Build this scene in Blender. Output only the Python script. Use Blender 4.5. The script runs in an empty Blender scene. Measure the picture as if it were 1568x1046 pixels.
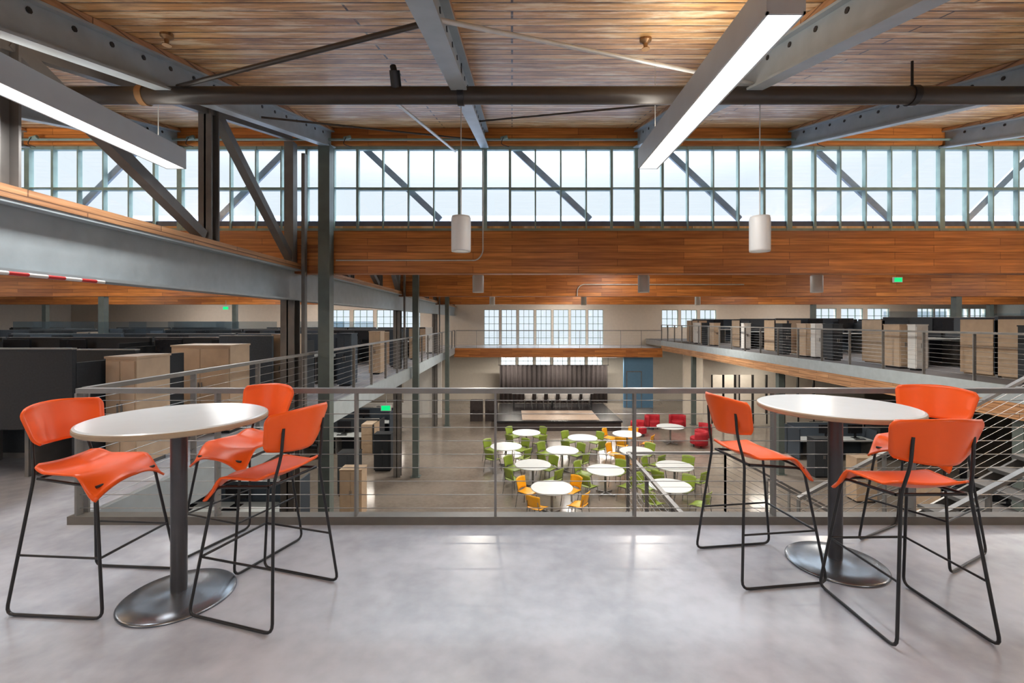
import bpy, math, random
from mathutils import Vector, Matrix
random.seed(7)
scene=bpy.context.scene
COL=scene.collection
# ------------------------------------------------------------------ materials
def newmat(name):
    m=bpy.data.materials.new(name); m.use_nodes=True
    nt=m.node_tree; b=nt.nodes['Principled BSDF']; return m,nt,b
def rgba(c): return (c[0],c[1],c[2],1)
def mat(name,c,rough=.5,metal=0,var=.12,scale=6,bump=0,spec=.5,coat=0):
    m,nt,b=newmat(name)
    tc=nt.nodes.new('ShaderNodeTexCoord'); n=nt.nodes.new('ShaderNodeTexNoise')
    n.inputs['Scale'].default_value=scale; n.inputs['Detail'].default_value=3
    nt.links.new(tc.outputs['Object'],n.inputs['Vector'])
    r=nt.nodes.new('ShaderNodeValToRGB'); nt.links.new(n.outputs['Fac'],r.inputs['Fac'])
    r.color_ramp.elements[0].position=.3; r.color_ramp.elements[1].position=.7
    r.color_ramp.elements[0].color=rgba([x*(1-var) for x in c]); r.color_ramp.elements[1].color=rgba([min(1,x*(1+var)) for x in c])
    nt.links.new(r.outputs['Color'],b.inputs['Base Color'])
    b.inputs['Roughness'].default_value=rough; b.inputs['Metallic'].default_value=metal
    b.inputs['Specular IOR Level'].default_value=spec; b.inputs['Coat Weight'].default_value=coat
    if bump:
        bp=nt.nodes.new('ShaderNodeBump'); bp.inputs['Strength'].default_value=bump; bp.inputs['Distance'].default_value=.01
        nt.links.new(n.outputs['Fac'],bp.inputs['Height']); nt.links.new(bp.outputs['Normal'],b.inputs['Normal'])
    return m
def emis(name,c,s):
    m,nt,b=newmat(name); b.inputs['Base Color'].default_value=rgba(c)
    b.inputs['Emission Color'].default_value=rgba(c); b.inputs['Emission Strength'].default_value=s
    m.cycles.emission_sampling='NONE'; return m
def wood(name,c1,c2,dark,plane,bw,rh,rough=.4,mort=.006,light=None,streak=0,spec=.5):
    m,nt,b=newmat(name); N=nt.nodes.new; L=nt.links.new
    tc=N('ShaderNodeTexCoord'); sx=N('ShaderNodeSeparateXYZ'); L(tc.outputs['Object'],sx.inputs[0])
    cb=N('ShaderNodeCombineXYZ'); L(sx.outputs[plane[0]],cb.inputs[0]); L(sx.outputs[plane[1]],cb.inputs[1])
    br=N('ShaderNodeTexBrick'); L(cb.outputs[0],br.inputs['Vector'])
    br.inputs['Scale'].default_value=1; br.inputs['Brick Width'].default_value=bw; br.inputs['Row Height'].default_value=rh
    br.inputs['Mortar Size'].default_value=mort; br.inputs['Color1'].default_value=rgba(c1); br.inputs['Color2'].default_value=rgba(c2)
    br.inputs['Mortar'].default_value=rgba(dark); br.offset=.37; br.inputs['Mortar Smooth'].default_value=.2
    mp=N('ShaderNodeMapping'); mp.inputs['Scale'].default_value=(1.3,28,28); L(cb.outputs[0],mp.inputs[0])
    n=N('ShaderNodeTexNoise'); n.inputs['Scale'].default_value=1; n.inputs['Detail'].default_value=4; L(mp.outputs[0],n.inputs['Vector'])
    r=N('ShaderNodeValToRGB'); L(n.outputs['Fac'],r.inputs[0]); r.color_ramp.elements[0].position=.3; r.color_ramp.elements[1].position=.7
    r.color_ramp.elements[0].color=(.55,.45,.35,1); r.color_ramp.elements[1].color=(1.15,1.12,1.08,1)
    mx=N('ShaderNodeMix'); mx.data_type='RGBA'; mx.blend_type='MULTIPLY'; mx.inputs[0].default_value=.85
    L(br.outputs['Color'],mx.inputs[6]); L(r.outputs[0],mx.inputs[7]); out=mx.outputs[2]
    n2=N('ShaderNodeTexNoise'); n2.inputs['Scale'].default_value=.9; n2.inputs['Detail'].default_value=5; L(tc.outputs['Object'],n2.inputs['Vector'])
    mp2=N('ShaderNodeMapRange'); mp2.inputs[1].default_value=.48; mp2.inputs[2].default_value=.72; mp2.inputs[4].default_value=.55; L(n2.outputs['Fac'],mp2.inputs[0])
    mx2=N('ShaderNodeMix'); mx2.data_type='RGBA'; L(mp2.outputs[0],mx2.inputs[0]); L(out,mx2.inputs[6])
    mx3=N('ShaderNodeMix'); mx3.data_type='RGBA'; mx3.blend_type='MULTIPLY'; mx3.inputs[0].default_value=1; L(out,mx3.inputs[6])
    mx3.inputs[7].default_value=rgba(light or (.75,.62,.55)); L(mx3.outputs[2],mx2.inputs[7])
    final=mx2.outputs[2]; hgt=n.outputs['Fac']
    if streak:   # weathered boards: pale residue and dark stains that follow the boards
        fl=N('ShaderNodeMath'); fl.operation='DIVIDE'; fl.inputs[1].default_value=rh; L(sx.outputs[plane[1]],fl.inputs[0])
        ff=N('ShaderNodeMath'); ff.operation='FLOOR'; L(fl.outputs[0],ff.inputs[0])
        fm=N('ShaderNodeMath'); fm.operation='MULTIPLY'; fm.inputs[1].default_value=7.31; L(ff.outputs[0],fm.inputs[0])
        cz=N('ShaderNodeCombineXYZ'); L(sx.outputs[plane[0]],cz.inputs[0]); L(sx.outputs[plane[1]],cz.inputs[1]); L(fm.outputs[0],cz.inputs[2])
        mp4=N('ShaderNodeMapping'); mp4.inputs['Scale'].default_value=(1.5,8,1); L(cz.outputs[0],mp4.inputs[0])
        n4=N('ShaderNodeTexNoise'); n4.inputs['Scale'].default_value=1; n4.inputs['Detail'].default_value=7; n4.inputs['Roughness'].default_value=.68; L(mp4.outputs[0],n4.inputs['Vector'])
        r4=N('ShaderNodeMapRange'); r4.inputs[1].default_value=.51; r4.inputs[2].default_value=.62; r4.inputs[4].default_value=streak; L(n4.outputs['Fac'],r4.inputs[0])
        mx4=N('ShaderNodeMix'); mx4.data_type='RGBA'; L(r4.outputs[0],mx4.inputs[0]); L(final,mx4.inputs[6]); mx4.inputs[7].default_value=(.97,.82,.57,1)
        r5=N('ShaderNodeMapRange'); r5.inputs[1].default_value=.47; r5.inputs[2].default_value=.35; r5.inputs[4].default_value=.85; L(n4.outputs['Fac'],r5.inputs[0])
        mx5=N('ShaderNodeMix'); mx5.data_type='RGBA'; L(r5.outputs[0],mx5.inputs[0]); L(mx4.outputs[2],mx5.inputs[6]); mx5.inputs[7].default_value=(.27,.13,.05,1)
        final=mx5.outputs[2]; hgt=n4.outputs['Fac']
    L(final,b.inputs['Base Color'])
    bp=N('ShaderNodeBump'); bp.inputs['Strength'].default_value=.7; bp.inputs['Distance'].default_value=.015; L(br.outputs['Fac'],bp.inputs['Height']); bp.invert=True
    bp2=N('ShaderNodeBump'); bp2.inputs['Strength'].default_value=.35; bp2.inputs['Distance'].default_value=.012; L(hgt,bp2.inputs['Height']); L(bp.outputs[0],bp2.inputs['Normal'])
    L(bp2.outputs[0],b.inputs['Normal']); b.inputs['Roughness'].default_value=rough; b.inputs['Specular IOR Level'].default_value=spec
    return m
def concrete(name,c1,c2,rough,sc=1.1,spec=.5):
    m,nt,b=newmat(name); N=nt.nodes.new; L=nt.links.new
    tc=N('ShaderNodeTexCoord'); n=N('ShaderNodeTexNoise'); n.inputs['Scale'].default_value=sc; n.inputs['Detail'].default_value=4; n.inputs['Roughness'].default_value=.5
    L(tc.outputs['Object'],n.inputs['Vector'])
    n3=N('ShaderNodeTexNoise'); n3.inputs['Scale'].default_value=9; n3.inputs['Detail'].default_value=6; L(tc.outputs['Object'],n3.inputs['Vector'])
    ad=N('ShaderNodeMath'); ad.operation='MULTIPLY_ADD'; ad.inputs[1].default_value=.35; L(n3.outputs['Fac'],ad.inputs[0]); L(n.outputs['Fac'],ad.inputs[2])
    r=N('ShaderNodeMapRange'); r.interpolation_type='SMOOTHSTEP'; r.inputs[1].default_value=.42; r.inputs[2].default_value=.92; L(ad.outputs[0],r.inputs[0])
    mx=N('ShaderNodeMix'); mx.data_type='RGBA'; L(r.outputs[0],mx.inputs[0]); mx.inputs[6].default_value=rgba(c1); mx.inputs[7].default_value=rgba(c2)
    L(mx.outputs[2],b.inputs['Base Color']); b.inputs['Roughness'].default_value=rough
    b.inputs['Specular IOR Level'].default_value=spec
    return m
def glassm(name,tint,fac,rough=.02):
    m,nt,b=newmat(name); nt.nodes.remove(b); N=nt.nodes.new; L=nt.links.new
    t=N('ShaderNodeBsdfTransparent'); t.inputs[0].default_value=rgba(tint); g=N('ShaderNodeBsdfGlossy'); g.inputs['Roughness'].default_value=rough
    mx=N('ShaderNodeMixShader'); mx.inputs[0].default_value=fac; L(t.outputs[0],mx.inputs[1]); L(g.outputs[0],mx.inputs[2])
    L(mx.outputs[0],nt.nodes['Material Output'].inputs[0]); return m

M_deck=wood('deck_wood',(.92,.60,.27),(.60,.32,.125),(.07,.035,.018),(0,1),3.3,.14,.40,.010,(.85,.70,.56),.72,.4)
M_glu=wood('glulam_wood',(.74,.30,.075),(.46,.165,.042),(.24,.085,.025),(0,2),1.9,.125,.42,.004,(.8,.68,.6))
M_nail=wood('nailer_wood',(.60,.34,.17),(.44,.24,.12),(.2,.1,.05),(1,2),1.4,.1,.5)
M_floor=concrete('concrete_floor_polished',(.315,.335,.385),(.50,.525,.59),.25,1.2)
M_low=concrete('concrete_floor_sealed',(.19,.16,.135),(.30,.26,.225),.15,.5)
M_slab=mat('slab_concrete',(.34,.33,.32),.8)
M_carpet=mat('carpet_grey',(.13,.13,.14),.95,scale=40)
M_steel=mat('painted_steel_bluegrey',(.34,.39,.42),.42,var=.08)
M_col=mat('painted_steel_darkgreen',(.10,.125,.118),.45,var=.1)
M_brown=mat('painted_steel_bronze',(.13,.122,.115),.45)
M_curb=mat('curb_steel_taupe',(.13,.12,.105),.5)
M_rail=mat('rail_steel_grey',(.20,.195,.19),.38,.2)
M_tread=mat('stair_tread_dark',(.12,.12,.12),.6)
M_cable=mat('cable_stainless',(.38,.38,.38),.3,.9)
M_pipe=mat('pipe_black',(.045,.036,.03),.34,.0)
M_brass=mat('clamp_copper',(.30,.17,.08),.4,.6)
M_cond=mat('conduit_galv',(.60,.60,.58),.4,.3)
M_win=mat('window_frame_green',(.23,.32,.30),.5)
M_glass=glassm('window_glass',(.95,.98,1),.05)
M_screen=glassm('screen_glass',(.80,.86,.90),.12,.15)
M_roof=mat('roof_membrane',(.13,.15,.20),.9)
M_brace=mat('brace_steel',(.26,.30,.36),.5)
M_wall=mat('wall_paint_warm',(.64,.58,.50),.8,var=.03)
M_wall2=mat('wall_paint_white',(.70,.68,.65),.8,var=.03)
M_blue=mat('wall_paint_blue',(.12,.26,.42),.6,var=.04)
M_orange=mat('orange_plastic',(.92,.115,.012),.34,var=.03,spec=.4)
M_black=mat('black_steel',(.022,.022,.024),.3,.3)
M_tcol=mat('table_column_steel',(.07,.07,.078),.35,.5)
M_tbase=mat('table_base_steel',(.20,.22,.25),.27,.8)
M_top=mat('laminate_white',(.70,.745,.76),.22,var=.02)
M_ply=mat('plywood_edge',(.36,.27,.18),.5)
M_char=mat('fabric_charcoal',(.028,.033,.040),.9,scale=50)
M_navy=mat('fabric_slate',(.05,.066,.088),.9,scale=50)
M_tan=mat('laminate_maple',(.46,.34,.235),.5,var=.08)
M_white=mat('painted_white',(.66,.66,.65),.45,var=.02)
M_fix=mat('fixture_aluminium',(.50,.55,.60),.4,.1,var=.03)
M_lens=emis('fixture_lens',(1,.97,.93),1.6)
M_pend=mat('pendant_white',(.66,.66,.65),.4,var=.02)
M_bulb=emis('pendant_lens',(1,.93,.8),1.5)
M_green=mat('green_plastic',(.24,.33,.045),.35,var=.05)
M_yel=mat('yellow_plastic',(.88,.40,.01),.35,var=.05)
M_red=mat('red_fabric',(.42,.012,.025),.7)
M_curt=mat('curtain_black',(.045,.035,.034),.9)
M_wf=mat('stage_floor_maple',(.50,.38,.29),.45)
M_exit=emis('exit_green',(.0,.60,.18),.8)
M_mon=mat('monitor_black',(.015,.015,.018),.25)
M_leaf=mat('leaf_green',(.08,.16,.03),.6,var=.5,scale=9)
M_grass=mat('ground_outside',(.3,.3,.28),.95)
M_pot=mat('pot_clay',(.3,.3,.3),.6)
def hazard():
    m,nt,b=newmat('hazard_tape'); N=nt.nodes.new; L=nt.links.new
    tc=N('ShaderNodeTexCoord'); w=N('ShaderNodeTexWave'); w.bands_direction='Y'; w.inputs['Scale'].default_value=1.1; L(tc.outputs['Object'],w.inputs[0])
    r=N('ShaderNodeValToRGB'); r.color_ramp.interpolation='CONSTANT'; r.color_ramp.elements[1].position=.5
    r.color_ramp.elements[0].color=(.5,.02,.02,1); r.color_ramp.elements[1].color=(.7,.7,.7,1); L(w.outputs[0],r.inputs[0]); L(r.outputs[0],b.inputs['Base Color']); return m
M_haz=hazard()
# ------------------------------------------------------------------ mesh builder
class MB:
    def __init__(s): s.v=[];s.f=[];s.m=[];s.s=[];s.mats=[]
    def mi(s,m):
        if m not in s.mats: s.mats.append(m)
        return s.mats.index(m)
    def add(s,vs,fs,m,sm=False):
        o=len(s.v); s.v+= [tuple(v) for v in vs]; k=s.mi(m)
        for f in fs: s.f.append([i+o for i in f]); s.m.append(k); s.s.append(sm)
        return s
    def box(s,x0,x1,y0,y1,z0,z1,m):
        vs=[(x,y,z) for x in (x0,x1) for y in (y0,y1) for z in (z0,z1)]
        return s.add(vs,[(0,1,3,2),(4,6,7,5),(0,4,5,1),(2,3,7,6),(0,2,6,4),(1,5,7,3)],m)
    def beam(s,p,q,w,h,m,off=(0,0),up=(0,0,1)):
        p=Vector(p);q=Vector(q);d=(q-p).normalized();u=Vector(up)
        if abs(d.dot(u))>.98: u=Vector((0,1,0))
        r=d.cross(u).normalized(); u=r.cross(d).normalized()
        vs=[]
        for b in (p,q):
            for a,c in ((-1,-1),(1,-1),(1,1),(-1,1)):
                vs.append(b+r*(off[0]+a*w/2)+u*(off[1]+c*h/2))
        return s.add(vs,[(0,3,2,1),(4,5,6,7),(0,1,5,4),(1,2,6,5),(2,3,7,6),(3,0,4,7)],m)
    def tube(s,pts,r,m,n=8,closed=False):
        P=[Vector(p) for p in pts]; k=len(P); vs=[];fs=[]; T=[]
        for i in range(k):
            if closed: t=P[(i+1)%k]-P[i-1]
            else: t=P[min(i+1,k-1)]-P[max(i-1,0)]
            T.append(t.normalized())
        u=Vector((0,0,1)) if abs(T[0].z)<.9 else Vector((1,0,0))
        a=T[0].cross(u).normalized()
        for i in range(k):
            a=(a-T[i]*a.dot(T[i])).normalized(); b=T[i].cross(a)
            for j in range(n):
                t=2*math.pi*j/n; vs.append(P[i]+(a*math.cos(t)+b*math.sin(t))*r)
        for i in range(k if closed else k-1):
            i2=(i+1)%k
            for j in range(n): fs.append((i*n+j,i*n+(j+1)%n,i2*n+(j+1)%n,i2*n+j))
        s.add(vs,fs,m,True)
        if not closed:
            s.add(vs[:n],[tuple(range(n))[::-1]],m); s.add(vs[-n:],[tuple(range(n))],m)
        return s
    def cyl(s,p,q,r,m,n=16): return s.tube([p,q],r,m,n)
    def lathe(s,prof,m,n=32,c=(0,0,0),sm=False):
        vs=[];fs=[]
        for r,z in prof:
            for j in range(n):
                t=2*math.pi*j/n; vs.append((c[0]+r*math.cos(t),c[1]+r*math.sin(t),c[2]+z))
        for i in range(len(prof)-1):
            for j in range(n): fs.append((i*n+j,i*n+(j+1)%n,(i+1)*n+(j+1)%n,(i+1)*n+j))
        s.add(vs,fs,m,sm); return s
    def surf(s,fn,nu,nv,th,m):
        P=[[Vector(fn(-1+2*i/nu,j/nv)) for j in range(nv+1)] for i in range(nu+1)]
        top=[];bot=[]
        for i in range(nu+1):
            for j in range(nv+1):
                du=P[min(i+1,nu)][j]-P[max(i-1,0)][j]; dv=P[i][min(j+1,nv)]-P[i][max(j-1,0)]
                n=du.cross(dv)
                n=n.normalized() if n.length>1e-9 else Vector((0,0,1))
                top.append(P[i][j]+n*th/2); bot.append(P[i][j]-n*th/2)
        K=(nu+1)*(nv+1); I=lambda i,j:i*(nv+1)+j; fs=[]
        for i in range(nu):
            for j in range(nv):
                fs.append((I(i,j),I(i+1,j),I(i+1,j+1),I(i,j+1))); fs.append((K+I(i,j),K+I(i,j+1),K+I(i+1,j+1),K+I(i+1,j)))
        for i in range(nu):
            fs.append((I(i,0),K+I(i,0),K+I(i+1,0),I(i+1,0))); fs.append((I(i,nv),I(i+1,nv),K+I(i+1,nv),K+I(i,nv)))
        for j in range(nv):
            fs.append((I(0,j),I(0,j+1),K+I(0,j+1),K+I(0,j))); fs.append((I(nu,j),K+I(nu,j),K+I(nu,j+1),I(nu,j+1)))
        return s.add(top+bot,fs,m,True)
    def mesh(s,name):
        me=bpy.data.meshes.new(name); me.from_pydata(s.v,[],s.f)
        for m in s.mats: me.materials.append(m)
        me.polygons.foreach_set('material_index',s.m); me.polygons.foreach_set('use_smooth',s.s); me.update(); return me
    def build(s,name,loc=(0,0,0),rz=0):
        return place(s.mesh(name),name,loc,rz)
def place(me,name,loc=(0,0,0),rz=0,sc=None):
    o=bpy.data.objects.new(name,me); o.location=loc; o.rotation_euler=(0,0,rz)
    if sc: o.scale=sc
    COL.objects.link(o); return o
def fillet(pts,r,n=4):
    P=[Vector(p) for p in pts]; out=[P[0]]
    for i in range(1,len(P)-1):
        a=(P[i-1]-P[i]);b=(P[i+1]-P[i]); rr=min(r,a.length*.45,b.length*.45)
        A=P[i]+a.normalized()*rr;B=P[i]+b.normalized()*rr
        for k in range(n+1):
            t=k/n; out.append(A*(1-t)**2+P[i]*2*t*(1-t)+B*t*t)
    out.append(P[-1]); return out
def wall_x(mb,y0,y1,x0,x1,z0,z1,ops,m):
    xs=sorted({x0,x1,*[o[0] for o in ops],*[o[1] for o in ops]}); zs=sorted({z0,z1,*[o[2] for o in ops],*[o[3] for o in ops]})
    for i in range(len(xs)-1):
        for j in range(len(zs)-1):
            cx=(xs[i]+xs[i+1])/2; cz=(zs[j]+zs[j+1])/2
            if any(o[0]<cx<o[1] and o[2]<cz<o[3] for o in ops): continue
            mb.box(xs[i],xs[i+1],y0,y1,zs[j],zs[j+1],m)
def area(name,loc,rot,sx,sy,p,c=(1,1,1),portal=False,parent=None):
    l=bpy.data.lights.new(name,'AREA'); l.shape='RECTANGLE'; l.size=sx; l.size_y=sy; l.energy=p; l.color=c
    if portal: l.cycles.is_portal=True
    o=bpy.data.objects.new(name,l); o.location=loc; o.rotation_euler=rot; COL.objects.link(o)
    if parent: o.parent=parent
    return o
# ------------------------------------------------------------------ dimensions
XL,XR,YB,YE=-30.0,33.0,-7.0,32.0; LOW=-3.7
EDGE=3.85; XM=-3.5; XRT=9.1; ZR=.45; YF=28.6
LINES=[.8,8.6,16.4,24.2]
def deckz(y,k=8.6): return 5.15-.237*(k-y)
# ------------------------------------------------------------------ shell
MB().box(XL,XR,YB,YE,LOW-.3,LOW,M_low).build('floor_lower')
MB().box(XL,XR,YB,EDGE,-.02,0,M_floor).box(XL,XR,YB,EDGE,-.38,-.021,M_slab).build('floor')
MB().box(XL,XM,EDGE,YE,-.02,0,M_floor).box(XL,XM,EDGE,YE,-.30,-.021,M_slab).build('floor_mezzanine_left')
f=MB().box(XRT,XR,EDGE,YE,.43,ZR,M_carpet).box(XRT,XR,EDGE,YE,.1,.429,M_slab)
f.box(XRT-.04,XRT,EDGE,YF,.16,.46,M_steel).box(XRT-.03,XRT,EDGE,YF,-.14,.16,M_nail).build('floor_mezzanine_right')
MB().box(XM,XRT,YF,YE,-.02,0,M_floor).box(XM,XRT,YF,YE,-.3,-.021,M_slab).box(XM,XRT,YF-.15,YF,-.55,0,M_glu).build('floor_mezzanine_far')
MB().box(XM-.02,XM+.04,EDGE,YF,-.34,.05,M_steel).build('trim_1')
MB().box(XL-.3,XL,YB,YE,LOW,5.4,M_wall2).build('wall_left')
MB().box(XR,XR+.3,YB,YE,LOW,5.4,M_wall2).build('wall_right')
MB().box(XL-.3,XR+.3,YB-.3,YB,LOW,5.4,M_wall2).build('wall_back')
ops=[]
for i in range(7): ops.append((-1.9+i*1.18,-1.9+i*1.18+1.03,.02,2.42))
for i in range(6): ops.append((-.75+i*1.18,-.75+i*1.18+1.0,-1.45,-.72))
for i in range(4): ops.append((-12.4+i*1.6,-12.4+i*1.6+1.35,1.0,2.4))
for i in range(3): ops.append((10.2+i*1.3,11.3+i*1.3,1.2,2.4))
for i in range(3): ops.append((20.6+i*1.8,22.1+i*1.8,1.0,2.5))
for i in range(4): ops.append((27.6+i*1.2,28.7+i*1.2,1.0,2.5))
w=MB(); wall_x(w,YE,YE+.3,XL-.3,XR+.3,LOW,5.4,ops,M_wall); w.build('wall_end')
w=MB()
for (a,b,c,d) in ops:
    w.box(a,b,YE+.12,YE+.13,c,d,M_glass)
    nx=3; nz=max(2,int((d-c)/.42))
    for i in range(nx+1):
        x=a+(b-a)*i/nx; t=.03 if i in(0,nx) else .016
        w.box(max(a,x-t),min(b,x+t),YE+.05,YE+.12,c,d,M_win)
    for j in range(nz+1):
        z=c+(d-c)*j/nz; t=.03 if j in(0,nz) else .016
        w.box(a,b,YE+.05,YE+.12,max(c,z-t),min(d,z+t),M_win)
w.build('window_5')
area('daylight_portal_end',(2.2,YE+.2,1.2),(-math.pi/2,0,0),8.6,2.5,1,portal=True)
# sawtooth roof
for i in range(-1,4):
    y0=.8+7.8*i; y1=y0+7.8
    a=3.3;b=3.3+.237*7.8
    def sheet(mb,t0,t1,m):
        vs=[(x,y,z+t) for x in (XL,XR) for (y,z) in((y0,a),(y1,b)) for t in (t0,t1)]
        mb.add(vs,[(0,1,3,2),(4,6,7,5),(0,4,5,1),(2,3,7,6),(0,2,6,4),(1,5,7,3)],m)
    mb=MB(); sheet(mb,0,.07,M_deck); sheet(mb,.071,.16,M_roof); mb.build('ceiling')
# rafter
r=MB(); p=(0,.12,3.3+.237*.12); q=(0,7.68,3.3+.237*7.68)
r.beam(p,q,.14,.05,M_nail,off=(0,-.03)); r.beam(p,q,.15,.02,M_steel,off=(0,-.066)); r.beam(p,q,.022,.26,M_steel,off=(0,-.2)); r.beam(p,q,.15,.022,M_steel,off=(0,-.335))
y=.4
while y<7.6:
    z=3.3+.237*y
    r.cyl((-.018,y,z-.13),(.018,y,z-.13),.022,M_black,8)
    y+=.33
rm=r.mesh('steel_rafter')
RX=[-.5+2.78*k for k in range(-10,12)]
for i in range(-1,4):
    for x in RX: place(rm,'steel_rafter',(x,.8+7.8*i,0))
# glulam + header + clerestory
g=MB().box(XL,XR,-.13,.13,2.49,3.26,M_glu).mesh('glulam_beam')
h=MB().box(XL,XR,-.10,-.001,4.82,5.12,M_glu).box(XL,XR,0,.1,4.82,5.2,M_roof).mesh('timber_header')
w=MB()
w.box(XL,XR,.02,.03,3.3,4.82,M_glass)
for z,t in((3.29,.035),(4.06,.012),(4.79,.03)): w.box(XL,XR,-.03,.05,z-t,z+t,M_win)
for x in RX:
    for k in range(6):
        xx=x+k*2.78/6; t=.045 if k==0 else (.022 if k in(1,5) else .012)
        if XL<xx<XR: w.box(xx-t,xx+t,-.04,.05,3.27,4.82,M_win)
    w.box(x+.46,min(XR,x+2.32),-.035,.05,4.02,4.05,M_win)
wm=w.mesh('window')
br=MB()
for x in RX:
    if XL<x and x+2.7<XR:
        if x<-3.4 or x>7: br.beam((x+1.9,.13,4.83),(x+.6,.13,3.52),.05,.11,M_brace)
        else: br.beam((x+.55,.13,4.83),(x+1.95,.13,3.52),.05,.11,M_brace)
brm=br.mesh('clerestory_brace')
for n,y in enumerate(LINES):
    place(g,'glulam_beam',(0,y,0)); place(h,'timber_header',(0,y,0)); place(wm,'window_%d'%(n+1),(0,y,0)); place(brm,'clerestory_brace',(0,y,0))
    area('daylight_portal',((XL+XR)/2,y+.2,4.05),(-math.pi/2,0,0),XR-XL,1.5,1,portal=True)
# columns
def hcol(mb,x,y,z0,z1,w,m):
    mb.box(x-w/2,x+w/2,y-w/2,y-w/2+.02,z0,z1,m); mb.box(x-w/2,x+w/2,y+w/2-.02,y+w/2,z0,z1,m); mb.box(x-.012,x+.012,y-w/2,y+w/2,z0,z1,m)
def tubecol(mb,x,y,z0,z1,w,m):
    mb.box(x-w/2,x+w/2,y-w/2,y+w/2,z0,z1,m); mb.box(x-w*.8,x+w*.8,y-w*.8,y+w*.8,z0,z0+.02,m)
for y in LINES[1:]:
    m=MB(); tubecol(m,-3.3,y-.26,LOW,4.74,.2,M_col); m.build('steel_column')
    m=MB(); hcol(m,-3.93,y-.26,LOW,2.0,.24,M_brown); m.box(-3.72,-3.66,y-.3,y-.2,-.2,4.6,M_brown); m.build('steel_column')
for y in LINES:
    m=MB(); tubecol(m,XRT+.25,y,LOW,.1,.2,M_col); m.build('steel_column')
    for x in(15.5,24.6): m=MB(); tubecol(m,x,y,ZR if y>4 else 0,2.49,.2,M_col); m.build('steel_column')
    for x in(-14.25,-24): m=MB(); tubecol(m,x,y,0,2.49,.2,M_col); m.build('steel_column')
# truss chord on left
t=MB(); X=-3.93
t.box(X-.012,X+.012,YB,YE,2.03,2.55,M_steel); t.box(X-.13,X+.13,YB,YE,2.0,2.03,M_steel); t.box(X-.13,X+.13,YB,YE,2.53,2.56,M_steel); t.box(X-.12,X+.14,YB,YE,2.56,2.66,M_nail)
t.build('truss_bottom_chord')
for i in range(0,4):
    y1=8.6+7.8*i; t=MB()
    dz=lambda y: deckz(y,y1)-.02
    for dy in (-5.0,-2.5,-.25):
        y=y1+dy; 
        if dy>-1: t.box(X-.08,X+.08,y-.08,y+.08,2.66,4.8,M_brown)
        else: hcol(t,X,y,2.66,dz(y),.17,M_brown)
    t.beam((X,y1-7.5,dz(y1-7.5)-.13),(X,y1-.3,dz(y1-.3)-.13),.1,.2,M_brown)
    t.beam((X,y1-2.45,dz(y1-2.45)-.1),(X,y1-.3,2.75),.12,.12,M_brown); t.beam((X,y1-4.95,dz(y1-4.95)-.15),(X,y1-2.65,2.72),.12,.12,M_brown)
    t.beam((X,y1-7.3,dz(y1-7.3)-.15),(X,y1-5.1,2.72),.12,.12,M_brown)
    t.build('truss_web')
MB().tube([(-3.6,2.2,1.975),(-3.6,4.15,1.975)],.014,M_haz).build('hazard_striped_rod')
# sprinkler main + hangers
s=MB(); s.cyl((XL+.05,4.5,3.79),(XR-.05,4.5,3.79),.082,M_pipe,24)
for x in (-9,-3.52,-.49,3.83,9): s.cyl((x-.03,4.5,3.79),(x+.03,4.5,3.79),.095,M_brass if x<-1 else M_black,20).cyl((x,4.5,3.87),(x,4.5,4.12),.012,M_black,8)
for x in(-1.1,): s.cyl((x,4.5,3.8),(x,4.4,3.98),.05,M_black,12).cyl((x,4.42,3.95),(x-.02,4.42,4.03),.03,M_black,10)
s.build('sprinkler_main_pipe')
ty=lambda y,o=.3: deckz(y)-o
b=MB(); b.cyl((-.5,2.9,ty(2.9)),(2.25,4.4,ty(4.4)),.016,M_cond,8); b.cyl((-.5,2.3,ty(2.3)),(-3.3,.9,ty(.9)),.016,M_cond,8)
b.cyl((-1.28,5.2,ty(5.2)),(-1.0,8.3,ty(8.3,.45)),.02,M_cond,8); b.cyl((-3.2,4.5,ty(4.5)),(-.5,2.95,ty(2.95)),.02,M_pipe,8)
b.cyl((-3.2,6,ty(6)),(-.5,8,ty(8)),.014,M_pipe,8); b.cyl((-.5,6.3,ty(6.3)),(2.25,5,ty(5)),.012,M_pipe,8); b.cyl((5,4,ty(4)),(8,6,ty(6)),.016,M_cond,8)
b.build('roof_tie_rods')
for x,y in((-2.9,3.95),(1.15,4.05),(-6,5.5),(6.5,5.6)):
    m=MB(); m.lathe([(0,0),(.05,0),(.05,-.03),(.02,-.05),(.015,-.09),(.035,-.095),(.035,-.1),(0,-.1)],M_brass,16); m.build('sprinkler_head',(x,y,deckz(y)))
cg=MB(); cg.cyl((XL+.05,8.38,4.87),(XR-.05,8.38,4.87),.022,M_win,8)
for x in RX:
    cg.cyl((x+.3,8.34,4.87),(x+.42,8.34,4.9),.035,M_win,8)
    if x<9: cg.tube(fillet([(x+.35,8.3,4.88),(x+.3,8.28,4.75),(x+.45,8.28,4.7)],.05),.006,M_black,6)
cg.build('conduit_run')
cg=MB(); cg.tube(fillet([(-3.15,8.42,2.72),(-.62,8.42,2.72),(-.52,8.42,2.85),(-.52,8.42,4.7)],.12),.012,M_cond,8); cg.build('conduit')
cg=MB(); cg.tube(fillet([(8,16.22,2.9),(2.4,16.22,2.9),(2.25,16.22,2.75),(2.25,16.22,2.5)],.12),.018,M_cond,8); cg.build('conduit')
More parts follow.
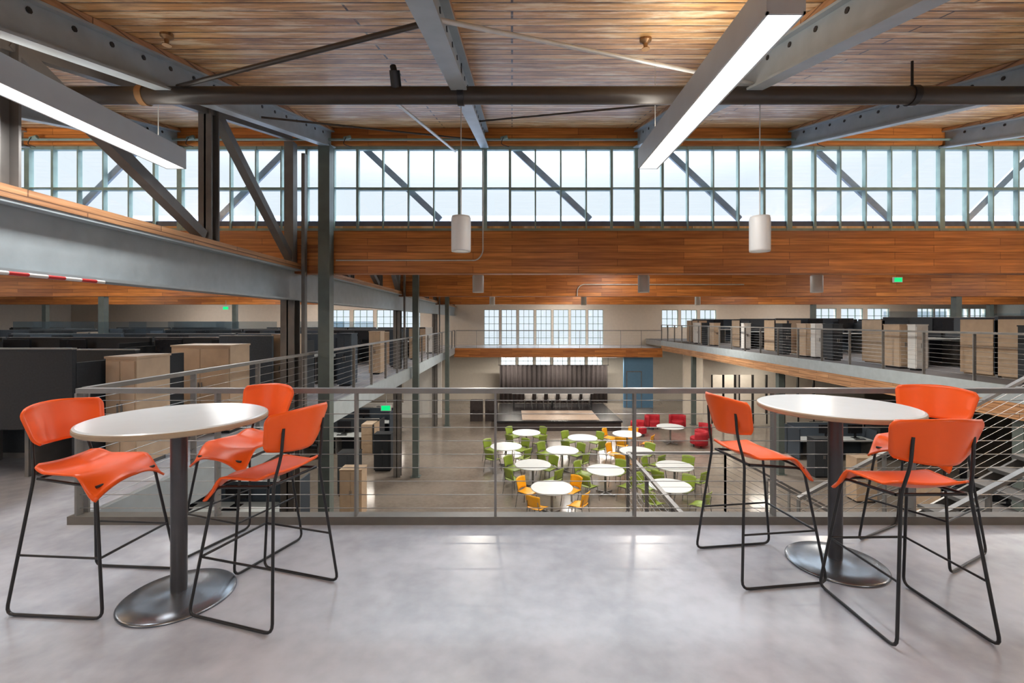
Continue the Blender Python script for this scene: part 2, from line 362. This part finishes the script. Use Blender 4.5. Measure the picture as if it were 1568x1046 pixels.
# ------------------------------------------------------------------ light fixtures
def linear(x,y0,y1,z,cz,power,up=0,name='linear_pendant_or_fill_light'):
    m=MB(); m.box(x-.1,x+.1,y0,y1,z+.012,z+.2,M_fix); m.box(x-.1,x-.088,y0,y1,z,z+.012,M_fix); m.box(x+.088,x+.1,y0,y1,z,z+.012,M_fix); m.box(x-.1,x+.1,y0,y0+.012,z,z+.012,M_fix); m.box(x-.1,x+.1,y1-.012,y1,z,z+.012,M_fix)
    m.box(x-.088,x+.088,y0+.012,y1-.012,z+.004,z+.0115,M_lens)
    if up: m.box(x-.088,x+.088,y0+.012,y1-.012,z+.2,z+.203,M_lens)
    for y in(y0+.25,y1-.25): m.cyl((x,y,z+.2),(x,y,cz(y)),.004,M_cond,6)
    o=m.build(name); area('lamp_down',(x,(y0+y1)/2,z-.03),(0,0,0),.16,y1-y0-.1,power,(1,.98,.95),parent=o)
    if up: area('lamp_up',(x,(y0+y1)/2,z+.23),(math.pi,0,0),.16,y1-y0-.1,up,(1,.92,.8),parent=o)
    return o
linear(1.4,2.4,4.85,3.2,deckz,45,7); linear(-3.46,1.6,4.85,3.2,deckz,42,3)
for x in(-7,-1,5): linear(x,-4,-1,2.6,lambda y:deckz(y,.8),85,70)  # fill fixtures added behind the camera, with uplights for the ceiling
for x in(-8.0,7.6,13): linear(x,2.6,5.6,2.9,deckz,80,160)  # added out of frame, mainly to brighten the ceiling from the sides
for k in (16.4,24.2,32):  # fill fixtures added in the far bays, tucked above the beams
    for x in (-8,-13,-20,12.6,18.1,23.5):
        linear(x,k-5.5,k-2,3.45,lambda y:deckz(y,k),95,45)
    linear(3.6,k-4.5,k-1.5,3.45,lambda y:deckz(y,k),120,50)
def low_light(x,y,p,zc=-.3): 
    m=MB(); m.box(x-.6,x+.6,y-.1,y+.1,zc-.35,zc-.28,M_fix); m.box(x-.58,x+.58,y-.08,y+.08,zc-.356,zc-.3505,M_lens)
    for s_ in(-.5,.5): m.cyl((x+s_,y,zc-.28),(x+s_,y,zc),.005,M_cond,6)
    o=m.build('suspended_or_fill_light'); area('lamp_down',(x,y,zc-.38),(0,0,0),1.1,.15,p,(1,.93,.82),parent=o)
for y in(8,13,18,22.5,28.5): low_light(-6.5,y,36); low_light(12,y,36,.1)  # lamps added under the side slabs to light the lower level
for x in(0,3,6): low_light(x,29.6,70)  # more added fill, under the far mezzanine
def pendant(x,y,zb,zc,r=.1,hh=.37,p=0):
    m=MB(); m.lathe([(0,hh),(r*.5,hh),(r*.93,hh-.01),(r,hh-.035),(r,.02),(r*.97,0),(r*.86,0),(r*.84,.05)],M_pend,28,sm=True); m.lathe([(r*.85,.045),(0,.045)],M_bulb,28)
    m.cyl((0,0,hh),(0,0,zc-zb),.006,M_cond,6); m.lathe([(0,zc-zb-.03),(.06,zc-zb-.03),(.06,zc-zb)],M_pend,16)
    o=m.build('cylinder_pendant_light',(x,y,zb))
    if p:
        l=area('lamp_down',(0,0,-.01),(0,0,0),.16,.16,p,(1,.92,.8),parent=o); l.data.shape='DISK'
pendant(-.52,4.8,2.34,deckz(4.8),p=2); pendant(2.53,4.8,2.34,deckz(4.8),p=2)
for x in(-.72,2.8,6.48): pendant(x,10,2.24,deckz(10,16.4),.12,.38,90)
for x in(-.8,2.9,7.5): pendant(x,19,2.28,deckz(19,24.2),.11,.36,110)
def exit_sign(x,y,z,hang=.25):
    m=MB(); m.box(x-.15,x+.15,y-.03,y+.03,z-.09,z+.09,M_white); m.box(x-.13,x+.13,y-.036,y-.031,z-.07,z+.07,M_exit); m.cyl((x,y,z+.09),(x,y,z+hang),.01,M_cond,6); m.build('exit_sign')
exit_sign(13.2,16.1,3.05,.1); exit_sign(-14.6,24,2.3,.4); exit_sign(-3.75,14,-.95,.65)
# ------------------------------------------------------------------ guard rails
def guard(name,p0,p1,sp=1.09,h=1.07,ncab=9):
    p0=Vector(p0);p1=Vector(p1);d=p1-p0;Lh=Vector((d.x,d.y,0)).length; m=MB()
    n=max(1,round(Lh/sp)); up=Vector((0,0,1)); side=Vector((d.x,d.y,0)).normalized()
    for i in range(n+1):
        b=p0+d*(i/n)
        r=Vector((-side.y,side.x,0)); vs=[]
        for z in(0,h-.02):
            for a,c in((-1,-1),(1,-1),(1,1),(-1,1)): vs.append(b+up*z+side*(a*.009)+r*(c*.03))
        m.add(vs,[(0,3,2,1),(4,5,6,7),(0,1,5,4),(1,2,6,5),(2,3,7,6),(3,0,4,7)],M_rail)
    m.beam(p0+up*(h-.0),p1+up*(h-.0),.06,.04,M_rail)
    for k in range(ncab):
        z=.12+(h-.2)*k/(ncab-1); m.tube([p0+up*z,p1+up*z],.0032,M_cable,6)
    return m.build(name)
guard('cable_guardrail',(-3.5,3.8,0),(7.72,3.8,0),1.122)
guard('cable_guardrail',(-3.5,3.86,0),(-3.5,YF+.1,0),1.3)
guard('cable_guardrail',(XRT+.03,7,ZR),(XRT+.03,YF+.1,ZR),1.15,.95)
guard('cable_guardrail',(XM+.1,YF-.05,0),(XRT,YF-.05,0),1.3)
MB().box(-3.56,7.74,3.76,3.86,-.36,.065,M_curb).build('trim_2')
# stair
st=MB(); XA,XB=3.9,7.4
def flight(x0,z0,x1,z1,y0,y1,n=11):
    for k in range(n):
        x=x0+(x1-x0)*(k+.5)/n; z=z0+(z1-z0)*(k+1)/n if z1>z0 else z0+(z1-z0)*(k)/n
        hw=abs(x1-x0)/n/2+.01; st.box(x-hw,x+hw,y0+.04,y1-.04,z-.05,z,M_tread)
    for y in (y0,y1): st.beam((x0,y,z0-.12),(x1,y,z1-.12),.03,.28,M_rail)
flight(XA,-1.85,XB,0,5.0,6.4); flight(XA,-1.85,XB,LOW,7.2,8.6)
st.box(2.1,XA,5.0,8.6,-1.95,-1.85,M_tread); st.box(2.08,2.12,5,8.6,-2.05,-1.83,M_rail)
for x,y in((2.15,8.5),(2.15,5.1),(XA-.1,8.5),(XA-.1,5.1)): st.box(x-.05,x+.05,y-.05,y+.05,LOW,-1.95,M_col)
st.box(XB,XRT-.05,EDGE+.01,6.6,-.25,0,M_slab)
st.build('staircase')
guard('stair_guardrail',(2.12,8.6,-1.85),(2.12,5,-1.85),1.2); guard('stair_guardrail',(2.12,8.6,-1.85),(XA,8.6,-1.85),1.2)
for y in(5.0,6.4): guard('stair_guardrail',(XA,y,-1.85),(XB,y,0),1.1)
for y in(7.2,8.6): guard('stair_guardrail',(XA,y,-1.85),(XB,y,LOW),1.1)
guard('stair_guardrail',(XB+.02,6.6,0),(9.0,6.6,0),1.2)
# ------------------------------------------------------------------ bar stools
def smooth(a,b,x):
    t=max(0,min(1,(x-a)/(b-a))); return t*t*(3-2*t)
bs=MB()
def seatf(u,v):
    w=.205+.03*smooth(0,.9,v)
    if v<.14: w*= .76+.24*math.sqrt(max(0,1-((.14-v)/.14)**2))
    dr=smooth(.66,1,v)
    x=-.23+.45*v-.02*dr+.03*dr*(1-abs(u))
    z=.762+.012*u*u*(1-dr)-dr*(.045+.085*abs(u)**2.2)
    z+= .035*(1-smooth(0,.22,v))-.014*(1-u*u)*math.sin(math.pi*min(1,v*1.3))
    return (x,u*w,z)
bs.surf(seatf,20,20,.012,M_orange)
def backf(u,v):
    e=1-min(1,v/.22); f_=1-min(1,(1-v)/.22)
    w=.212+.04*v
    w*= (1-.14*e*e)*(1-.12*f_*f_)
    z=.905+.245*v -.02*(u*u)*(v*2-1)
    x=-.275-.055*v+.09*u*u
    return (x,u*w,z)
bs.surf(backf,20,14,.012,M_orange)
for s_ in(-1,1):
    pts=[(-.272,s_*.155,1.05),(-.262,s_*.16,.90),(-.228,s_*.18,.745),(-.30,s_*.262,.010),(.27,s_*.262,.010),(.165,s_*.195,.70),(-.2,s_*.185,.735)]
    bs.tube(fillet(pts,.05),.0085,M_black,10)
    bs.tube([(-.268,s_*.227,.32),(.222,s_*.230,.32)],.0065,M_black,8)
bs.tube([(.222,-.23,.32),(.222,.23,.32)],.0075,M_black,8); bs.tube([(.165,-.195,.70),(.165,.195,.70)],.0085,M_black,8); bs.tube([(-.2,-.185,.735),(-.2,.185,.735)],.0085,M_black,8)
bsm=bs.mesh('bar_stool')
for x,y,a in((-2.48,2.84,-4),(-1.92,3.33,250),(-1.45,2.77,163),(1.65,3.14,8),(2.16,2.63,91),(2.93,3.38,208)):
    place(bsm,'bar_stool',(x,y,0),math.radians(a))
bt=MB(); bt.lathe([(0,1.067),(.455,1.067),(.468,1.062)],M_top,64); bt.lathe([(.468,1.062),(.472,1.055),(.472,1.038),(.465,1.032),(0,1.032)],M_ply,64)
bt.lathe([(.0,1.032),(.12,1.032),(.12,1.02),(0,1.02)],M_tcol,32); bt.cyl((0,0,.03),(0,0,1.025),.043,M_tcol,32)
bt.lathe([(.0,.040),(.06,.040),(.10,.032),(.20,.024),(.285,.016),(.297,.008),(.297,0),(0,0)],M_tbase,64,sm=True)
btm=bt.mesh('bar_table'); place(btm,'bar_table',(-1.976,2.79,0)); place(btm,'bar_table',(2.18,3.17,0))
# ------------------------------------------------------------------ cafe
ct=MB(); ct.lathe([(0,.75),(.57,.75),(.58,.742),(.58,.725),(0,.725)],M_top,40); ct.cyl((0,0,.03),(0,0,.725),.035,M_rail,16)
for k in range(4):
    a=math.pi/4+k*math.pi/2; ct.beam((0,0,.05),(.33*math.cos(a),.33*math.sin(a),.02),.05,.04,M_rail)
ctm=ct.mesh('cafe_table')
def cafe_chair(mm):
    c=MB()
    c.surf(lambda u,v:(-.21+.43*v,u*(.21+.015*math.sin(v*3)),.45+.02*u*u-.03*smooth(.7,1,v)+.015*(1-v)),8,8,.014,mm)
    c.surf(lambda u,v:(-.22-.07*v+.05*u*u,u*(.20+.02*v),.52+.32*v-.02*u*u),8,6,.014,mm)
    for s_ in(-1,1):
        c.tube(fillet([(-.25,s_*.16,.68),(-.21,s_*.18,.46),(-.26,s_*.22,.01)],.04),.011,M_rail,8); c.tube(fillet([(-.2,s_*.18,.44),(.17,s_*.18,.43),(.22,s_*.22,.01)],.04),.011,M_rail,8)
    return c.mesh('cafe_chair')
CG=cafe_chair(M_green); CY=cafe_chair(M_yel)
def cafe(px,py,cols='gggg',rot=45):
    d=4.58*720/(py-492); x=(px-785)*d/720
    place(ctm,'cafe_table',(x,d,LOW))
    for k,cc in enumerate(cols):
        a=math.radians(rot+90*k+random.uniform(-8,8)); rr=.78+random.uniform(-.03,.08)
        place(CG if cc=='g' else CY,'cafe_chair',(x+rr*math.cos(a),d+rr*math.sin(a),LOW),a+math.pi)
for t in((807,662),(893,670),(776,683),(862,689),(961,664,'yyyy',60),(817,711),(928,719),(846,746,'yyyy',50),(975,690,'gyyg'),(1034,713),(1027,743)): cafe(*t)
place(ctm,'cafe_table',(6.9,20.5,LOW))
lc=MB(); lc.surf(lambda u,v:(-.05-.32*math.cos(u*1.9),.36*math.sin(u*1.9)/1.0,.12+.55*v),20,4,.09,M_red); lc.lathe([(0,.42),(.27,.42),(.31,.38),(.31,.15),(0,.15)],M_red,24)
for a in(0,1,2,3): lc.cyl((.2*math.cos(a*1.57+.78),.2*math.sin(a*1.57+.78),0),(.2*math.cos(a*1.57+.78),.2*math.sin(a*1.57+.78),.15),.015,M_black,8)
lcm=lc.mesh('lounge_chair')
for x,y,a in((7.0,23.3,-60),(8.2,23.3,-100),(8.6,21.3,170),(5.95,21.9,-40),(7.9,20.0,150)): place(lcm,'lounge_chair',(x,y,LOW),math.radians(a))
# stage
s=MB(); s.box(-.7,5.3,22.8,27.6,LOW,LOW+.42,M_curt); s.box(-.75,5.35,22.75,27.65,LOW+.42,LOW+.5,M_mon); s.box(.5,4.3,23.0,25.4,LOW+.5,LOW+.512,M_wf); s.build('stage')
s=MB()
def cf(u,v): return (2.7+3.5*u,30.6+.07*math.sin(u*75),-3.68+2.45*v)
s.surf(cf,400,2,.01,M_curt); s.cyl((-.9,30.6,-1.22),(6.3,30.6,-1.22),.02,M_black,8)
for x in(-.85,2.7,6.25): s.cyl((x,30.6,-1.22),(x,30.6,-.3),.012,M_black,6)
s.build('stage_curtain')
s=MB(); s.box(-.0,4.6,26.6,27.3,-2.48,-2.44,M_top)
for x in(.1,2.3,4.5): s.box(x-.03,x+.03,26.65,27.25,LOW+.5,-2.48,M_black)
s.build('conference_table')
CW=cafe_chair(M_white)
for x in(.9,1.55,2.2,2.85,3.5,4.1): place(CW,'cafe_chair',(x,26.15,LOW+.5),math.pi/2)
m=MB()
for x in(-1.9,-1.1): m.box(x-.33,x+.33,25,25.5,LOW,LOW+1.1,M_curt); m.lathe([(.12,0),(.2,.01)],M_mon,16,(x,24.99,LOW+.6))
m.build('speaker_cabinet')
MB().box(6.9,8.7,29.0,29.2,LOW,-.3,M_blue).box(7.05,7.1,28.97,29,LOW,LOW+2.2,M_rail).box(7.95,8.0,28.97,29,LOW,LOW+2.2,M_rail).box(7.05,8.0,28.97,29,LOW+2.2,LOW+2.25,M_rail).box(7.1,7.95,28.98,29,LOW,LOW+2.2,M_blue).build('partition_wall_blue')
m=MB(); wall_x(m,24.0,24.15,9.8,18,LOW,.1,[(10.2,11.4,LOW+.1,LOW+2.6),(11.6,13.6,LOW+.6,LOW+2.6),(13.9,15.4,LOW+.6,LOW+2.6)],M_wall)
for x in(10.2,10.8,11.4,11.6,12.3,13.0,13.6,13.9,14.6,15.4): m.box(x-.03,x+.03,23.97,24.1,LOW+.1,LOW+2.6,M_black)
m.box(9.8,18,26.8,27,LOW,.1,M_wall); m.build('office_partition')
low_light(12.5,25.5,80,.1)
m=MB(); wall_x(m,26,26.15,XL,-3.9,LOW,-.3,[(-9,-6,LOW+.8,LOW+2.5)],M_wall2); m.build('partition_wall')
# ------------------------------------------------------------------ work stations
def workstation(pan,glass=False,cab=1,front=False):
    w=MB(); w.box(-1.5,1.5,-.035,.035,.06,1.28,pan)
    for e in(-1.5,1.46): w.box(e,e+.04,-.8,.8,.06,1.12 if e<0 else 1.2,pan)
    w.box(-1.5,1.5,-.03,.03,0,.06,M_rail); w.box(-1.5,1.5,-.04,.04,1.28,1.295,M_rail)
    if glass: w.box(-1.4,1.4,-.008,.008,1.295,1.62,M_screen)
    if front: w.box(-1.5,1.5,-.84,-.79,.52,1.34,pan); w.box(-1.5,1.5,-.845,-.785,1.34,1.355,M_rail)
    for s_ in(-1,1):
        ya,yb=sorted((s_*.05,s_*.78)); x1=1.0 if (cab and (s_<0 or cab==2)) else 1.44
        w.box(-1.44,x1,ya,yb,.71,.74,M_top); w.box(-1.42,-1.38,ya+.05,yb-.05,0,.71,M_rail); w.box(-.05,-.01,ya+.05,yb-.05,0,.71,M_rail); w.box(.9,.94,ya+.05,yb-.05,0,.71,M_rail)
        if x1==1.0:
            w.box(1.0,1.44,ya,yb,0,1.22,M_tan); w.box(1.505,1.52,ya,yb,.04,1.22,M_tan)
            for k in range(3): w.box(1.05,1.4,yb if s_>0 else ya-.01,yb+.01 if s_>0 else ya,.1+.36*k,.42+.36*k,M_tan)
        for x in(-1.0,.15):
            w.box(x-.27,x+.27,s_*.3-.02,s_*.3+.02,.92,1.26,M_mon); w.box(x-.03,x+.03,s_*.3-.03,s_*.3+.03,.74,.95,M_mon); w.box(x-.12,x+.12,s_*.3-.09,s_*.3+.09,.74,.755,M_mon)
            w.box(x-.2,x+.2,min(s_*.5,s_*.62),max(s_*.5,s_*.62),.74,.76,M_mon)
    return w.mesh('workstation')
W=[workstation(M_char,cab=1),workstation(M_navy,cab=0),workstation(M_char,True,0),workstation(M_navy,cab=2)]
WF=workstation(M_char,cab=0,front=True)
oc=MB()
for k in range(5):
    a=k*2*math.pi/5; oc.beam((0,0,.12),(.3*math.cos(a),.3*math.sin(a),.07),.04,.03,M_mon); oc.cyl((.3*math.cos(a)-.02,.3*math.sin(a),.035),(.3*math.cos(a)+.02,.3*math.sin(a),.035),.035,M_mon,12)
oc.cyl((0,0,.1),(0,0,.46),.03,M_rail,12)
oc.surf(lambda u,v:(-.23+.46*v,u*.24,.5-.03*smooth(.8,1,v)+.02*u*u),8,8,.05,M_char); oc.surf(lambda u,v:(-.25-.07*v+.06*u*u,u*(.22-.03*v),.6+.5*v),8,8,.02,M_mon); oc.beam((-.05,0,.46),(-.28,0,.7),.06,.02,M_mon)
for s_ in(-1,1): oc.tube(fillet([(0,s_*.24,.48),(0,s_*.29,.5),(0,s_*.29,.7),(.1,s_*.29,.7),(-.12,s_*.29,.7)],.03),.014,M_mon,8)
ocm=oc.mesh('office_chair')
def desks(xs,ys,z,kinds,flip=False,chairs=True):
    for i,x in enumerate(xs):
        for j,y in enumerate(ys):
            k=kinds[(i+j)%len(kinds)]
            place(k,'workstation',(x,y,z),math.pi if flip else 0)
            if chairs:
                for a,b in((-.6,-1),(.6,1)):
                    if random.random()<.75: place(ocm,'office_chair',(x+a+random.uniform(-.15,.15),y+b*1.2,z),b*math.pi/2*-1+random.uniform(-.4,.4))
desks([-6.0],[5.65],0,[WF]); desks([-9.1,-12.2],[5.65],0,[WF])
desks([-6.0],[9.9,12.9,18.6,21.6,26.3],0,[W[0],W[1]])
desks([-9.1,-12.2],[9.9,12.9,18.6,21.6,26.3],0,[W[2],W[2],W[1]])
desks([-17.5,-20.6],[12.9,18.6,21.6,26.3],0,[W[2],W[0],W[1]],chairs=False); desks([-26.5],[18.6,21.6,26.3],0,[W[2]],chairs=False)
desks([11.7],[6.2,9.9,12.9,18.2,21.0,26.6],ZR,[W[0],W[3]],True)
desks([18.0,21.1],[9.9,12.9,18.2,21.0,26.6],ZR,[W[2],W[0],W[1]],True,False); desks([28],[18.2,21,26.6],ZR,[W[2]],True,False)
desks([-7,-10.1],[9,12.0,19.5,22.0],LOW,[W[0],W[1]]); desks([12.5,15.6],[9,12,18.8],LOW,[W[1],W[0]],True)
def cabinet(name,x,y,z,wx,wy,h,m_,rz=0):
    c=MB(); c.box(-wx/2,wx/2,-wy/2,wy/2,.05,h,m_); c.box(-wx/2-.01,wx/2+.01,-wy/2-.01,wy/2+.01,h,h+.025,m_); c.box(-wx/2+.03,wx/2-.03,-wy/2+.03,wy/2-.03,0,.05,M_mon)
    for s_ in(-1,1): c.box(min(s_*.003,s_*(wx/2-.015)),max(s_*.003,s_*(wx/2-.015)),-wy/2-.018,-wy/2,.08,h-.03,m_)
    c.box(-.03,-.015,-wy/2-.03,-wy/2-.018,h*.5,h*.5+.12,M_rail); c.box(.015,.03,-wy/2-.03,-wy/2-.018,h*.5,h*.5+.12,M_rail)
    return c.build(name,(x,y,z),rz)
cabinet('storage_cabinet',-4.28,5.4,0,.34,.5,1.22,M_tan)
cabinet('storage_cabinet',-4.5,7.05,0,.85,.5,1.26,M_tan)
def screen(x,y,wx,h,m_):
    c=MB(); c.box(-wx/2,wx/2,-.03,.03,.08,h,m_); c.box(-wx/2,wx/2,-.035,.035,h,h+.015,M_rail)
    for s_ in(-1,1): c.box(s_*wx*.4-.02,s_*wx*.4+.02,-.2,.2,0,.03,M_rail); c.box(s_*wx*.4-.02,s_*wx*.4+.02,-.02,.02,.03,.08,M_rail)
    c.build('privacy_screen',(x,y,0))
screen(-4.8,8.5,.95,1.36,M_navy)
cabinet('storage_cabinet',-4.27,8.95,0,.34,.5,1.36,M_tan)
for y,m_ in((12.0,M_navy),(14.6,M_tan),(17,M_navy),(20.2,M_tan),(24,M_white)): cabinet('storage_cabinet',-4.2,y,0,.35,.45,1.3,m_)
for k,y in enumerate([7.6,8.15,8.7,11.3,11.9,14.3,15.0,15.6,16.9,19.6,22.6,23.6,24.8]): cabinet('storage_cabinet',9.75,y,ZR,.3,(.22,.5,.45)[k%3],1.08,(M_white,M_tan,M_char)[k%3])
for x,y,m_ in((-4.35,12.9,M_tan),(-4.6,16.9,M_char),(-5.0,14.5,M_char),(10.4,14,M_tan),(10.6,16.2,M_char),(10.1,10.4,M_char)): cabinet('storage_cabinet',x,y,LOW,.6,.45,1.3,m_)
pl=MB(); pl.lathe([(0,0),(.16,0),(.2,.35),(.18,.35),(.17,.3),(0,.3)],M_pot,20)
for k in range(46):
    a=random.uniform(0,6.28); t=random.uniform(.3,1.1); L_=random.uniform(.5,1.1)
    d=Vector((math.cos(a),math.sin(a),0)); p0=Vector((0,0,.3)); sd=Vector((-d.y,d.x,0))*.035
    pts=[p0+d*(L_*.6*q*math.sin(t))+Vector((0,0,L_*q*math.cos(t)*(1-.25*q))) for q in(0,.35,.7,1)]
    pl.add([pts[0],pts[1]-sd,pts[1]+sd,pts[2]-sd,pts[2]+sd,pts[3]],[(0,1,2),(1,3,4,2),(3,5,4)],M_leaf)
plm=pl.mesh('potted_plant')
for x,y in((-4.2,10.6),(-3.9,9.5)): place(plm,'potted_plant',(x,y,LOW))
# outside
MB().box(-60,80,YE+.3,110,LOW-.4,LOW-.3,M_grass).build('ground_outside')
# ------------------------------------------------------------------ world (overcast sky: zenith brighter than horizon), camera
w=bpy.data.worlds.new('sky'); scene.world=w; w.use_nodes=True; nt=w.node_tree
bg=nt.nodes['Background']; tc=nt.nodes.new('ShaderNodeTexCoord'); sp=nt.nodes.new('ShaderNodeSeparateXYZ'); nt.links.new(tc.outputs['Generated'],sp.inputs[0])
mr=nt.nodes.new('ShaderNodeMapRange'); mr.interpolation_type='SMOOTHSTEP'; mr.inputs[1].default_value=.25; mr.inputs[2].default_value=.8; mr.inputs[3].default_value=.80; mr.inputs[4].default_value=11
nt.links.new(sp.outputs[2],mr.inputs[0]); nt.links.new(mr.outputs[0],bg.inputs[1]); bg.inputs[0].default_value=(.89,.95,1,1)
cd=bpy.data.cameras.new('camera'); cd.lens=36*720/1568; cd.sensor_width=36; cd.shift_y=-31/1568; cd.clip_start=.05; cd.clip_end=300
co=bpy.data.objects.new('camera',cd); co.location=(0,0,1.63); co.rotation_euler=(math.pi/2,0,0); COL.objects.link(co); scene.camera=co
scene.view_settings.view_transform='Standard'; scene.view_settings.look='None'; scene.view_settings.exposure=.45
